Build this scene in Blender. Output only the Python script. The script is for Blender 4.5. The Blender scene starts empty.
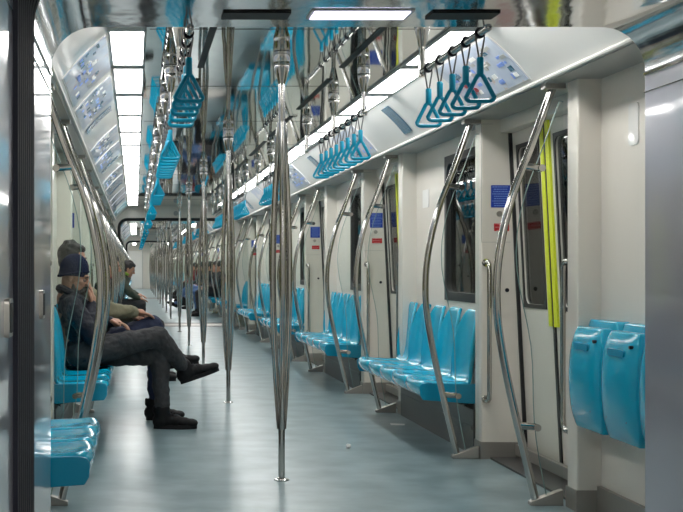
import bpy, bmesh, math, random
from mathutils import Vector, Matrix
random.seed(7)
PI = math.pi
SC = bpy.context.scene
COL = SC.collection
XC = 0.77          # centre line of the train, the camera stands 0.77 m to its left
EYE = 1.12
CEIL = 2.25
PER = 3.6          # door to door
V = Vector

# ------------------------------------------------------------------ helpers
class MB:
    def __init__(s): s.v = []; s.f = []; s.m = []; s.mi = 0
    def add(s, vs, fs):
        b = len(s.v); s.v += [tuple(v) for v in vs]
        for f in fs: s.f.append([b + i for i in f]); s.m.append(s.mi)
    def box(s, x0, x1, y0, y1, z0, z1):
        if x0 > x1: x0, x1 = x1, x0
        if y0 > y1: y0, y1 = y1, y0
        s.add([(x0,y0,z0),(x1,y0,z0),(x1,y1,z0),(x0,y1,z0),(x0,y0,z1),(x1,y0,z1),(x1,y1,z1),(x0,y1,z1)],
              [(3,2,1,0),(4,5,6,7),(0,1,5,4),(1,2,6,5),(2,3,7,6),(3,0,4,7)])
        return s
    def tube(s, pts, r, n=12, closed=False, caps=True):
        pts = [V(p) for p in pts]; N = len(pts)
        rs = r if isinstance(r, (list, tuple)) else [r]*N
        T = []
        for i in range(N):
            if closed: t = pts[(i+1) % N] - pts[i-1]
            else: t = pts[min(i+1, N-1)] - pts[max(i-1, 0)]
            T.append(t.normalized())
        ref = V((0,0,1)) if abs(T[0].z) < .9 else V((1,0,0))
        u = T[0].cross(ref).normalized(); vs = []
        for i in range(N):
            u = (u - T[i]*u.dot(T[i])).normalized(); w = T[i].cross(u)
            for k in range(n):
                a = 2*PI*k/n; vs.append(pts[i] + (u*math.cos(a) + w*math.sin(a))*rs[i])
        fs = []
        for i in range(N if closed else N-1):
            j = (i+1) % N
            for k in range(n):
                fs.append((i*n+k, i*n+(k+1) % n, j*n+(k+1) % n, j*n+k))
        if caps and not closed:
            fs.append(tuple(range(n))[::-1]); fs.append(tuple((N-1)*n+k for k in range(n)))
        s.add(vs, fs); return s
    def lathe(s, prof, c=(0,0,0), n=24):       # prof: (radius, z) from bottom to top
        vs = []; fs = []
        for r, z in prof:
            for k in range(n):
                a = 2*PI*k/n; vs.append((c[0]+r*math.cos(a), c[1]+r*math.sin(a), c[2]+z))
        for i in range(len(prof)-1):
            for k in range(n): fs.append((i*n+k, i*n+(k+1) % n, (i+1)*n+(k+1) % n, (i+1)*n+k))
        fs.append(tuple(range(n))[::-1]); fs.append(tuple((len(prof)-1)*n+k for k in range(n)))
        s.add(vs, fs); return s
    def prism_y(s, poly, y0, y1):              # poly of (x,z) swept along y
        n = len(poly)
        s.add([(x,y0,z) for x,z in poly] + [(x,y1,z) for x,z in poly],
              [tuple(range(n)), tuple(range(2*n-1, n-1, -1))] + [(i, i+n, (i+1) % n+n, (i+1) % n) for i in range(n)])
        return s
    def prism_x(s, poly, x0, x1):              # poly of (y,z) swept along x
        n = len(poly)
        s.add([(x0,y,z) for y,z in poly] + [(x1,y,z) for y,z in poly],
              [tuple(range(n)), tuple(range(2*n-1, n-1, -1))] + [(i, i+n, (i+1) % n+n, (i+1) % n) for i in range(n)])
        return s
    def plate(s, a0, a1, b0, b1, h, rad, t0, t1, axis, seg=8):
        # plate in (a,b) with a rounded hole h=(ha0,ha1,hb0,hb1), thickness t0..t1 along axis 'x' (a=y,b=z) or 'y' (a=x,b=z)
        rr = rad if isinstance(rad, (list, tuple)) else [rad]*4
        cs = [(h[0],h[2],PI,rr[0]), (h[1],h[2],1.5*PI,rr[1]), (h[1],h[3],0,rr[2]), (h[0],h[3],.5*PI,rr[3])]
        arcs = []
        for k, (cx, cz, a, r) in enumerate(cs):
            ox = cx + (r if k in (0,3) else -r); oz = cz + (r if k in (0,1) else -r)
            arcs.append([(ox + r*math.cos(a + .5*PI*i/seg), oz + r*math.sin(a + .5*PI*i/seg)) for i in range(seg+1)])
        outer = [(a0,b0),(a1,b0),(a1,b1),(a0,b1)]
        P = lambda a, b, t: (t, a, b) if axis == 'x' else (a, t, b)
        m = seg+1; per = sum(arcs, []); n = len(per)
        vs = [P(a,b,t0) for a,b in outer] + [P(a,b,t0) for a,b in per] + [P(a,b,t1) for a,b in outer] + [P(a,b,t1) for a,b in per]
        o2 = 4+n; fs = []
        for k in range(4):
            for i in range(seg):
                p, q = 4+k*m+i, 4+k*m+i+1
                fs.append((k, p, q)); fs.append((k+o2, q+o2, p+o2))
            p = 4+k*m+seg; q = 4+((k+1) % 4)*m
            fs.append((k, p, q, (k+1) % 4)); fs.append((k+o2, (k+1) % 4+o2, q+o2, p+o2))
            fs.append((k, (k+1) % 4, (k+1) % 4+o2, k+o2))
        for i in range(n):
            j = (i+1) % n; fs.append((4+i, 4+i+o2, 4+j+o2, 4+j))
        s.add(vs, fs); return s
    def rrect(s, a0, a1, b0, b1, rad, t0, t1, axis, seg=6):   # solid rounded rectangle
        pts = []
        for k, (cx, cz, a) in enumerate([(a0+rad,b0+rad,PI),(a1-rad,b0+rad,1.5*PI),(a1-rad,b1-rad,0),(a0+rad,b1-rad,.5*PI)]):
            pts += [(cx+rad*math.cos(a+.5*PI*i/seg), cz+rad*math.sin(a+.5*PI*i/seg)) for i in range(seg+1)]
        return s.prism_x(pts, t0, t1) if axis == 'x' else s.prism_y(pts, t0, t1)
    def ell(s, c, ax, n=16):                   # ellipsoid, ax: three axis vectors
        c = V(c); ax = [V(a) for a in ax]; vs = []; fs = []; h = n//2
        for i in range(h+1):
            t = PI*i/h
            for k in range(n):
                a = 2*PI*k/n
                vs.append(c + ax[0]*math.sin(t)*math.cos(a) + ax[1]*math.sin(t)*math.sin(a) + ax[2]*math.cos(t))
        b = [(i*n+k, i*n+(k+1) % n, (i+1)*n+(k+1) % n, (i+1)*n+k) for i in range(h) for k in range(n)]
        s.add(vs, b); return s
    def sph(s, c, r, n=14): return s.ell(c, [(r,0,0),(0,r,0),(0,0,r)], n)
    def cap(s, p0, p1, r0, r1=None, n=14):
        r1 = r0 if r1 is None else r1
        s.tube([p0, p1], [r0, r1], n); s.sph(p0, r0, n); s.sph(p1, r1, n); return s
    def limb(s, pts, rs):
        for i in range(len(pts)-1): s.cap(pts[i], pts[i+1], rs[i], rs[i+1])
        return s
    def mesh(s, name, mats, smooth=True):
        me = bpy.data.meshes.new(name); me.from_pydata(s.v, [], s.f)
        for m in (mats if isinstance(mats, (list, tuple)) else [mats]): me.materials.append(m)
        me.polygons.foreach_set('material_index', s.m)
        bm = bmesh.new(); bm.from_mesh(me)
        bmesh.ops.remove_doubles(bm, verts=bm.verts, dist=1e-6)
        bmesh.ops.recalc_face_normals(bm, faces=bm.faces)
        bm.to_mesh(me); bm.free()
        if smooth:
            me.polygons.foreach_set('use_smooth', [True]*len(me.polygons)); me.set_sharp_from_angle(angle=math.radians(38))
        me.update(); return me
    def build(s, name, mats, parent=None, loc=(0,0,0), smooth=True, bevel=0):
        o = bpy.data.objects.new(name, s.mesh(name, mats, smooth)); COL.objects.link(o)
        o.location = loc
        if parent: o.parent = parent
        if bevel:
            b = o.modifiers.new('bevel', 'BEVEL'); b.width = bevel; b.segments = 2; b.limit_method = 'ANGLE'
        return o

def tag(o, label=None, cat=None, group=None, kind=None):
    if label: o['label'] = label
    if cat: o['category'] = cat
    if group: o['group'] = group
    if kind: o['kind'] = kind
    return o
def empty(name, loc, rz=0):
    o = bpy.data.objects.new(name, None); COL.objects.link(o); o.location = loc; o.rotation_euler = (0,0,rz)
    o.empty_display_size = .1; return o
def kids(o): return [c for c in COL.objects if c.parent == o]
KID = {}
def reg(root):
    KID[root.name] = [(c, kids(c)) for c in kids(root)]; return root
def dup(root, loc, label=None, group=None, cat=None):
    r = root.copy(); COL.objects.link(r); r.location = loc
    for c, gs in KID.get(root.name, []):
        d = c.copy(); COL.objects.link(d); d.parent = r
        for g in gs:
            e = g.copy(); COL.objects.link(e); e.parent = d
    return tag(r, label, cat, group)
W = 'zeroth first second third fourth fifth sixth seventh eighth ninth tenth eleventh twelfth thirteenth fourteenth fifteenth sixteenth seventeenth eighteenth nineteenth twentieth'.split()
def nth(i): return W[i] if i < len(W) else 'twenty ' + W[i-20]

# ------------------------------------------------------------------ materials
def mat(name, col, rough=.5, metal=0., coat=0., emit=None, es=0., spec=.5):
    m = bpy.data.materials.new(name); m.use_nodes = True
    b = m.node_tree.nodes['Principled BSDF']
    b.inputs['Base Color'].default_value = (*col, 1); b.inputs['Roughness'].default_value = rough
    b.inputs['Metallic'].default_value = metal; b.inputs['Coat Weight'].default_value = coat
    b.inputs['Coat Roughness'].default_value = .06; b.inputs['Specular IOR Level'].default_value = spec
    if emit: b.inputs['Emission Color'].default_value = (*emit, 1); b.inputs['Emission Strength'].default_value = es
    return m
def nodes(m): return m.node_tree.nodes, m.node_tree.links, m.node_tree.nodes['Principled BSDF']
def noise_col(m, c0, c1, scale=(4,4,4), ns=1., detail=6, lo=.3, hi=.7, rough=None, bump=0., bscale=None):
    N, L, b = nodes(m)
    tc = N.new('ShaderNodeTexCoord'); mp = N.new('ShaderNodeMapping'); mp.inputs['Scale'].default_value = scale
    L.new(tc.outputs['Object'], mp.inputs['Vector'])
    nz = N.new('ShaderNodeTexNoise'); nz.inputs['Scale'].default_value = ns; nz.inputs['Detail'].default_value = detail
    L.new(mp.outputs['Vector'], nz.inputs['Vector'])
    cr = N.new('ShaderNodeValToRGB'); cr.color_ramp.elements[0].position = lo; cr.color_ramp.elements[1].position = hi
    cr.color_ramp.elements[0].color = (*c0, 1); cr.color_ramp.elements[1].color = (*c1, 1)
    L.new(nz.outputs['Fac'], cr.inputs['Fac']); L.new(cr.outputs['Color'], b.inputs['Base Color'])
    if rough:
        mr = N.new('ShaderNodeMapRange'); mr.inputs['To Min'].default_value = rough[0]; mr.inputs['To Max'].default_value = rough[1]
        L.new(nz.outputs['Fac'], mr.inputs['Value']); L.new(mr.outputs['Result'], b.inputs['Roughness'])
    if bump: add_bump(m, bump, bscale or scale, 1.)
    return m
def add_bump(m, strength, scale, ns=1., detail=3, dist=.01):
    N, L, b = nodes(m)
    tc = N.new('ShaderNodeTexCoord'); mp = N.new('ShaderNodeMapping'); mp.inputs['Scale'].default_value = scale
    L.new(tc.outputs['Object'], mp.inputs['Vector'])
    nz = N.new('ShaderNodeTexNoise'); nz.inputs['Scale'].default_value = ns; nz.inputs['Detail'].default_value = detail
    L.new(mp.outputs['Vector'], nz.inputs['Vector'])
    bp = N.new('ShaderNodeBump'); bp.inputs['Strength'].default_value = strength; bp.inputs['Distance'].default_value = dist
    L.new(nz.outputs['Fac'], bp.inputs['Height']); L.new(bp.outputs['Normal'], b.inputs['Normal']); return m

M = {}
M['floor'] = noise_col(mat('floor_vinyl', (.2,.26,.28), .28), (.14,.205,.225), (.235,.32,.34), (2.2,2.6,1), 1.6, 4, .36, .66)
0 and add_bump(M['floor'], .06, (4,12,1), 1.5, 3, .001)
M['steel'] = mat('polished_steel', (.50,.49,.47), .10, 1.)
M['steel_dull'] = add_bump(mat('brushed_steel', (.40,.38,.35), .42, .75), .05, (40,40,4))
M['mirror'] = add_bump(mat('ceiling_polished_panel', (.56,.60,.585), .035, 1.), .12, (2.6,.8,1), 1.2, 1.5, .010)
M['gang'] = mat('gangway_polished_panel', (.50,.50,.57), .30, .55, coat=1.); M['gang'].node_tree.nodes['Principled BSDF'].inputs['Coat Roughness'].default_value = .06
M['gangtop'] = add_bump(mat('gangway_ceiling_panel', (.56,.58,.59), .10, 1.), .2, (5,3,1), 1.5, 2, .01)
M['cream'] = noise_col(mat('cream_wall', (.7,.68,.63), .35, coat=.2), (.70,.665,.60), (.75,.71,.645), (1,1,.6), 2.)
M['white'] = mat('white_cove', (.84,.83,.80), .4, coat=1.)
M['greypanel'] = mat('grey_panel', (.36,.37,.36), .4)
M['lip'] = mat('cove_lip', (.60,.60,.57), .6, spec=.2)
M['dark'] = mat('black_rubber', (.012,.013,.015), .45)
M['gasket'] = mat('dark_gasket', (.014,.015,.024), .75, spec=.3)
M['slot'] = mat('vent_black', (.008,.008,.009), .6)
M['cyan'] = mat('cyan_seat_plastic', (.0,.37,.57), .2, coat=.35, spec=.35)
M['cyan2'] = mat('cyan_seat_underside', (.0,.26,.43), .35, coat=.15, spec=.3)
M['cyanring'] = mat('teal_handle_plastic', (.0,.31,.49), .3, coat=.2, spec=.35)
M['kick'] = mat('kick_panel_grey', (.10,.10,.10), .4, .6)
M['light'] = mat('lamp_diffuser', (.9,.9,.9), .5, emit=(1,.985,.95), es=11)
M['lightv'] = mat('violet_lamp_diffuser', (.8,.8,.9), .5, emit=(.80,.76,1), es=2.2)
M['frame'] = mat('lamp_frame', (.5,.51,.51), .5, .2)
M['yellow'] = mat('yellow_edge', (.74,.80,.015), .4)
M['blue'] = mat('blue_sign', (.008,.045,.36), .35)
M['red'] = mat('red_sign', (.48,.012,.02), .35)
M['ink'] = mat('pale_blue_print', (.20,.32,.72), .5)
M['inkw'] = mat('pale_pink_print', (.85,.5,.5), .5)
M['paper'] = mat('white_paper', (.8,.8,.78), .6)
M['tunnel'] = mat('tunnel_concrete', (.03,.03,.032), .9)
M['cord'] = mat('grey_cord', (.12,.12,.12), .6)
M['skin'] = mat('skin', (.38,.20,.13), .5)
M['hair'] = add_bump(mat('black_hair', (.012,.010,.009), .6), .6, (80,80,80))
M['eyew'] = mat('eye_white', (.22,.19,.17), .4)
M['navyknit'] = add_bump(mat('navy_knit', (.004,.008,.035), .95, spec=.1), .6, (90,90,60))
M['jacket'] = add_bump(mat('dark_navy_jacket', (.007,.009,.018), .6, spec=.3), .7, (14,14,14), 1, 3, .03)
M['trouser'] = add_bump(noise_col(mat('charcoal_denim', (.06,.06,.065), .85), (.026,.027,.030), (.042,.043,.046), (30,30,30)), .7, (11,11,11), 1, 3, .03)
M['shoe'] = mat('black_shoe', (.006,.006,.007), .6, spec=.25)
M['olive'] = add_bump(mat('olive_cloth', (.17,.16,.10), .8), .6, (14,14,14), 1, 3, .02)
M['green'] = add_bump(mat('dark_green_jacket', (.035,.045,.028), .7), .6, (14,14,14), 1, 3, .02)
M['lime'] = mat('lime_collar', (.25,.40,.04), .7)
M['navy'] = add_bump(mat('navy_denim', (.012,.020,.055), .8), .6, (14,14,14), 1, 3, .02)
M['jeans'] = add_bump(mat('blue_denim', (.06,.12,.26), .8), .6, (14,14,14), 1, 3, .02)
M['black'] = add_bump(mat('black_cloth', (.012,.012,.014), .8), .6, (14,14,14), 1, 3, .02)
M['maroon'] = mat('dark_red_cloth', (.16,.015,.02), .8)

def glass(name, tint, edge=False):
    m = bpy.data.materials.new(name); m.use_nodes = True
    N, L = m.node_tree.nodes, m.node_tree.links; N.clear()
    out = N.new('ShaderNodeOutputMaterial'); mx = N.new('ShaderNodeMixShader')
    tr = N.new('ShaderNodeBsdfTransparent'); tr.inputs['Color'].default_value = (*tint, 1)
    gl = N.new('ShaderNodeBsdfGlossy'); gl.inputs['Roughness'].default_value = .02; gl.inputs['Color'].default_value = (1,1,1,1)
    fr = N.new('ShaderNodeFresnel'); fr.inputs['IOR'].default_value = 1.26
    L.new(fr.outputs[0], mx.inputs[0]); L.new(tr.outputs[0], mx.inputs[1]); L.new(gl.outputs[0], mx.inputs[2])
    L.new(mx.outputs[0], out.inputs[0]); return m
M['glass'] = glass('clear_glass', (.95,.975,.965))
M['pane'] = glass('tinted_window_glass', (.30,.32,.33))
M['edge'] = mat('glass_edge', (.22,.33,.31), .25)

def poster_mat(name, base, cols, scale, band=None):
    m = mat(name, base, .3, coat=1.); N, L, b = nodes(m)
    tc = N.new('ShaderNodeTexCoord'); vo = N.new('ShaderNodeTexVoronoi'); vo.inputs['Scale'].default_value = scale
    vo.distance = 'CHEBYCHEV'
    L.new(tc.outputs['Object'], vo.inputs['Vector'])
    sp = N.new('ShaderNodeSeparateColor'); L.new(vo.outputs['Color'], sp.inputs[0])
    cr = N.new('ShaderNodeValToRGB'); cr.color_ramp.interpolation = 'CONSTANT'
    for i, c in enumerate(cols):
        e = cr.color_ramp.elements[i] if i < 2 else cr.color_ramp.elements.new(0)
        e.position = i/len(cols); e.color = (*c, 1)
    L.new(sp.outputs[0], cr.inputs['Fac'])
    nz = N.new('ShaderNodeTexNoise'); nz.inputs['Scale'].default_value = 6; L.new(tc.outputs['Object'], nz.inputs['Vector'])
    r2 = N.new('ShaderNodeValToRGB'); r2.color_ramp.elements[0].position = .45; r2.color_ramp.elements[1].position = .6
    L.new(nz.outputs['Fac'], r2.inputs['Fac'])
    mx = N.new('ShaderNodeMix'); mx.data_type = 'RGBA'; mx.inputs[6].default_value = (*base, 1)
    L.new(r2.outputs['Color'], mx.inputs[0]); L.new(cr.outputs['Color'], mx.inputs[7]); L.new(mx.outputs[2], b.inputs['Base Color'])
    return m
LB = (.50,.60,.76)
M['poster'] = poster_mat('map_poster', (.50,.57,.72), [(.60,.66,.78),(.16,.32,.66),(.66,.68,.74),(.26,.26,.32),(.62,.66,.76),(.10,.26,.58),(.62,.48,.42),(.66,.70,.78)], 24)
M['poster2'] = poster_mat('pale_poster', (.46,.52,.70), [(.66,.70,.78),(.30,.46,.72),(.70,.70,.74),(.55,.40,.42)], 14)
M['bluead'] = noise_col(mat('blue_ad', (.05,.18,.33), .2, coat=.5), (.015,.07,.15), (.07,.19,.28), (6,6,6), 1.)
M['cyanad'] = mat('cyan_ad', (.01,.42,.58), .25, coat=.4)

# ------------------------------------------------------------------ train shell
OP = 1.075      # half width of a gangway opening
OPZ = 1.988
CNT = {'door':0, 'window':0, 'trim':0}
def struct(mb, name, mats, bevel=0, loc=(0,0,0)):
    o = mb.build(name, mats, None, loc, bevel=bevel); return tag(o, kind='structure')
def sname(k): CNT[k] += 1; return '%s_%d' % (k, CNT[k])

def cove_poly(s):
    p = [(.895, 2.262), (.895, 2.243)]
    for i in range(9):                       # slightly hollow face
        t = i/8; x = .895 + (1.13-.895)*t; z = 2.243 + (2.006-2.243)*t
        k = math.sin(PI*t)*.012; p.append((x+k*.7, z+k*.7))
    p += [(1.137, 1.992), (1.145, 1.985), (1.56, 1.985), (1.56, 2.262)]
    return [(XC+s*x, z) for x, z in p]

def shell(y0, y1, full=True, doors=5, first=1.27, open0=True, open1=True, zp1=OPZ):
    fl = MB(); fl.box(XC-1.62, XC+1.62, y0, y1, -.08, 0); struct(fl, 'floor', M['floor'])
    c = MB(); c.box(XC-.91, XC+.91, y0, y1, CEIL, CEIL+.05)
    c.mi = 1
    y = y0+1.36
    while y < y1-.3:
        c.box(XC-.70, XC+.70, y-.003, y+.003, CEIL-.0012, CEIL+.01); y += 1.8
    for s in (-1,1): c.box(XC+s*.715, XC+s*.722, y0, y1, CEIL-.0012, CEIL+.01)
    struct(c, 'ceiling', [M['mirror'], M['slot']])
    for s, side in ((1,'right'), (-1,'left')):
        cv = MB(); cv.prism_y(cove_poly(s), y0, y1)
        struct(cv, 'ceiling', M['white'])
        lip = MB(); lip.tube([(XC+s*1.135, y0, 1.992), (XC+s*1.135, y1, 1.992)], .011, 8)
        struct(lip, sname('trim'), M['lip'])
        sf = MB(); sf.box(XC+s*1.15, XC+s*1.50, y0, y1, 1.980, 1.9855); struct(sf, sname('trim'), M['greypanel'])
        w = MB(); X = lambda o: XC+s*o
        bays = []
        ds = [y0+first+PER*k for k in range(doors)]
        a = y0
        for d in ds: bays.append((a, d)); a = d+1.39
        bays.append((a, y1))
        for i, (a, b) in enumerate(bays):
            bx = lambda o0,o1,ya,yb,z0,z1: w.box(X(o0), X(o1), ya, yb, z0, z1)
            if full and b-a > 1.8:           # long bay with a window
                w.plate(a+.12, b-.12, 0, 1.99, (a+.24, a+1.20, .93, 1.84), .09, X(1.36), X(1.44), 'x')
            else: bx(1.36, 1.44, a, b, 0, 1.99)
            if i > 0: bx(1.25, 1.56, a, a+.13, 0, 1.99)          # the sign pillar on the far side of a door
            if i < len(bays)-1: bx(1.25, 1.56, b-.13, b, 0, 1.99)
        for d in ds:
            w.box(X(1.36), X(1.56), d, d+1.39, 1.90, 1.99)
        struct(w, 'wall_'+side, M['cream'], bevel=.008)
        bb = MB()
        for i, (a, b) in enumerate(bays):
            if b-a > 1.8:
                bb.box(X(1.24), X(1.40), a+.132, b-.132, 0, .27)
                bb.box(X(1.235), X(1.27), a+.15, b-.15, .15, .17)
            bb.mi = 1
            if b-a <= 1.8: bb.box(X(1.34), X(1.40), max(a,y0)+.132, b-.132, 0, .12)
            if i > 0: bb.box(X(1.245), X(1.5), a-.006, a+.132, 0, .10)
            if i < len(bays)-1: bb.box(X(1.245), X(1.5), b-.132, b+.006, 0, .10)
            bb.mi = 0
        for d in ds: bb.box(X(1.30), X(1.56), d+.01, d+1.38, 0, .012)
        struct(bb, 'baseboard_'+side, [M['kick'], M['steel_dull']])
        # windows
        if full:
            for a, b in bays:
                if b-a < 1.8: continue
                r = tag(empty(sname('window'), (X(1.36), (a+a+1.44)/2, .93)), kind='structure')
                L = lambda o: s*(o-1.36); yc = (a+a+1.44)/2
                g = MB(); g.plate(a+.205-yc, a+1.235-yc, -.035, .945, (a+.262-yc, a+1.178-yc, .022, .888), .08, L(1.352), L(1.40), 'x')
                g.build('window_frame', M['dark'], r, bevel=.004)
                g = MB(); g.box(L(1.385), L(1.391), a+.235-yc, a+1.205-yc, -.005, .915); g.build('window_pane', M['pane'], r)
        # doors
        for d in ds:
            r = tag(empty(sname('door'), (X(1.48), d+.695, 0)), kind='structure')
            L = lambda o: s*(o-1.48); seam = .81-.695
            def shear(mb):
                mb.v = [(x + s*(.045-.05*z), y, z) for x, y, z in mb.v]; return mb
            for q in (0, 1):
                ya, yb = (-.69, seam-.004) if q == 0 else (seam+.004, .69)
                wa, wb = (ya+.13, yb-.13) if q == 0 else (ya+.13, yb-.10)
                lf = MB(); lf.plate(ya, yb, .014, 1.90, (wa, wb, .91, 1.80), .05, L(1.475), L(1.505), 'x')
                o = shear(lf).build('door_leaf', M['cream'], r, bevel=.003)
                if full:
                    g = MB(); g.box(L(1.487), L(1.492), wa-.01, wb+.01, .90, 1.81); shear(g).build('door_pane', M['pane'], o)
                    g = MB(); g.plate(wa-.022, wb+.022, .888, 1.822, (wa, wb, .91, 1.80), .05, L(1.470), L(1.477), 'x'); shear(g).build('pane_seal', M['dark'], o)
                    g = MB()
                    if q == 0: g.box(L(1.462), L(1.48), yb-.062, yb-.012, .80, 1.9)
                    else: g.box(L(1.462), L(1.48), ya+.012, ya+.062, .80, 1.9)
                    shear(g).build('yellow_edge_strip', M['yellow'], o)
                    g = MB(); g.box(L(1.466), L(1.5), (yb-.012 if q == 0 else ya-.0035), (yb+.0035 if q == 0 else ya+.012), .02, 1.9); shear(g).build('rubber_seal', M['dark'], o)
            if full:
                g = MB()
                g.box(L(1.472), L(1.50), .688, .695, .0, 1.9)
                g.box(L(1.455), L(1.475), .680, .6945, .10, 1.985)
                shear(g).build('door_seal', M['dark'], r)
                g = MB(); g.box(L(1.44), L(1.47), -.68, .67, .03, .09); g.build('sill_plate', M['steel_dull'], r)
    # bulkheads with the gangway opening
    for yy, on, zz in ((y0, open0, OPZ), (y1-.05, open1, zp1)):
        b = MB()
        e = .028 if yy == y0 else 0
        if on: b.plate(XC-1.6, XC+1.6, 0, 2.30, (XC-OP-e, XC+OP+e, .001, zz+e), [.002,.002,.16+e,.16+e], yy+.002, yy+.05, 'y', seg=12)
        else: b.box(XC-1.6, XC+1.6, yy, yy+.05, 0, 2.30)
        struct(b, 'wall_end', M['cream'])
        if on and yy > y0 and y0 > 0:
            g = MB(); q = .16; cc = [(XC+s*(OP-q+(q-.005)*math.cos(a)), yy-.004, zz-q+(q-.005)*math.sin(a)) for s, rng in ((1, range(9)), (-1, range(8,-1,-1))) for a in [PI/2*i/8 for i in rng]]
            g.tube([(XC+OP-.005, yy-.004, .01)] + cc + [(XC-OP+.005, yy-.004, .01)], .03, 8); struct(g, sname('trim'), M['dark'])

def gangway(y0, y1, near=False):
    f = MB(); f.box(XC-1.3, XC+1.3, y0, y1, -.08, .0); f.mi = 1
    f.box(XC-OP, XC+OP, y0+.02, y0+.06, 0, .006); f.box(XC-OP, XC+OP, y1-.06, y1-.02, 0, .006)
    struct(f, 'floor', [M['steel_dull'], M['gasket']])
    R = .16; arc = lambda s: [(XC+s*(OP-R+R*math.cos(a)), OPZ-R+R*math.sin(a)) for a in [PI/2*i/12 for i in range(13)]]
    t = .03
    outer = lambda s: [(XC+s*(OP-R+(R+t)*math.cos(a)), OPZ-R+(R+t)*math.sin(a)) for a in [PI/2*i/12 for i in range(13)]]
    for s, side in ((1,'right'), (-1,'left')):
        a = [(XC+s*OP, .0), (XC+s*OP, OPZ-R)]; b = [(XC+s*(OP+t), OPZ-R), (XC+s*(OP+t), .0)]
        w = MB(); w.prism_y(a+b, y0, y1)
        struct(w, 'wall_'+side, M['gang'])
    c = MB()
    inn = arc(1) + arc(-1)[::-1]; out = outer(-1) + outer(1)[::-1]
    c.prism_y(inn+out, y0, y1)
    struct(c, 'ceiling', M['gangtop'])
    tr = MB()
    for s in (1,-1):
        tr.box(XC+s*(OP+.001), XC+s*(OP-.006), y0, y1, 1.812, 1.822)
        tr.box(XC+s*(OP+.001), XC+s*(OP-.004), y0, y1, 1.75, 1.753)
    struct(tr, sname('trim'), M['steel'])
    if near:
        # dark ribbed bellows gasket lining the middle of the passage
        g = MB(); n = 9
        for i in range(n):
            ya = 3.0 + .51*i/n; yb = ya + .51/n*.72; p = .012
            a2 = [(XC+s2*(OP-R+(R-p)*math.cos(a)), OPZ-R+(R-p)*math.sin(a)) for s2, rng in ((1, range(13)), (-1, range(12,-1,-1))) for a in [PI/2*k/12 for k in rng]]
            o2 = [(XC+s2*(OP-R+(R+.002)*math.cos(a)), OPZ-R+(R+.002)*math.sin(a)) for s2, rng in ((-1, range(13)), (1, range(12,-1,-1))) for a in [PI/2*k/12 for k in rng]]
            g.prism_y([(XC+OP-p, .002)] + a2 + [(XC-OP+p, .002), (XC-OP-.002, .002)] + o2 + [(XC+OP+.002, .002)], ya, yb)
            g.prism_y([(XC+OP-p*.4, .002)] + [(x+(p*.6 if x > XC else -p*.6), z+p*.5) for x, z in a2] + [(XC-OP+p*.4, .002), (XC-OP-.002, .002)] + o2 + [(XC+OP+.002, .002)], yb, ya+.51/n)
        struct(g, sname('trim'), M['gasket'])

shell(4.34, 22.66, zp1=2.02)
shell(23.95, 42.27, zp1=2.02)
shell(43.56, 61.88, open1=False)
gangway(2.62, 4.34, True); gangway(22.66, 23.95); gangway(42.27, 43.56)
shell(-8.0, 2.62, full=False, doors=2, first=2.0, open0=False)   # the car the camera stands in
# driver's cab door in the last wall
r = tag(empty(sname('door'), (XC-.75, 61.80, 0)), kind='structure')
g = MB(); g.box(-.36, .36, -.02, .02, .01, 1.95); g.build('door_leaf', M['white'], r, bevel=.01)
g = MB(); g.box(-.385, -.365, -.025, .02, .01, 1.97); g.box(.365, .385, -.025, .02, .01, 1.97); g.build('door_seal', M['greypanel'], r)
# the tunnel outside
for s, side in ((1,'right'), (-1,'left')):
    g = MB(); g.box(XC+s*2.3, XC+s*2.4, -9, 64, -1, 3.4); struct(g, 'wall_tunnel_'+side, M['tunnel'])

CARS = [(4.34, 'in the nearest car', 'near'), (23.95, 'in the second car', 'mid'), (43.56, 'in the last car', 'far')]
SIDES = ((1, 'right'), (-1, 'left'))

# ------------------------------------------------------------------ ceiling lamps
def lamp_proto():
    r = empty('ceiling_light', (0,0,0))
    f = MB(); f.mi = 0
    f.plate(-.06, 1.0, -.092, .092, (.0, .94, -.080, .080), .006, 0, 1, 'x', seg=2)
    f.v = [(b, a, -.014 + .014*t) for (t, a, b) in f.v]     # lay it flat: width on x, length on y
    f.build('lamp_frame', M['frame'], r)
    d = MB(); d.box(-.0795, .0795, .0005, .9395, -.010, -.002); d.build('diffuser', M['light'], r)
    return reg(r)
lamp = lamp_proto(); first = True
for y0, where, tagc in CARS + [(-8.0, 'behind', 'back')]:
    for s, side in SIDES:
        n = 16 if tagc != 'back' else 9
        for i in range(n):
            loc = (XC+s*.808, y0+.275+1.08*i+(.0), CEIL)
            if tagc == 'back': lab = '%s white ceiling lamp of the %s row behind the viewer' % (nth(i+1), side)
            else: lab = '%s white rectangular lamp from the front in the %s ceiling row %s' % (nth(i+1), side, where)
            if first: lamp.location = loc; tag(lamp, lab, 'ceiling light', 'rectangular ceiling lamps'); first = False
            else: dup(lamp, loc, lab)
# gangway lamp and slots
r = tag(empty('passage_lamp', (XC, 4.115, OPZ)), 'narrow violet-white lamp set in the passage ceiling, nearest the viewer', 'ceiling light')
g = MB(); g.box(-.175, .175, -.075, .075, -.004, .004); g.build('lamp_frame', M['frame'], r)
g = MB(); g.box(-.162, .162, -.06, .06, -.008, -.0035); g.build('diffuser', M['lightv'], r)
for s, side in SIDES:
    g = MB(); g.box(-.115, .115, -.055, .055, -.006, 0)
    o = g.build('ceiling_vent', M['slot'], None, (XC+s*.355, 4.125, OPZ-.0005)); tag(o, 'dark slot in the passage ceiling to the %s of the violet lamp' % side, 'vent')

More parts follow.
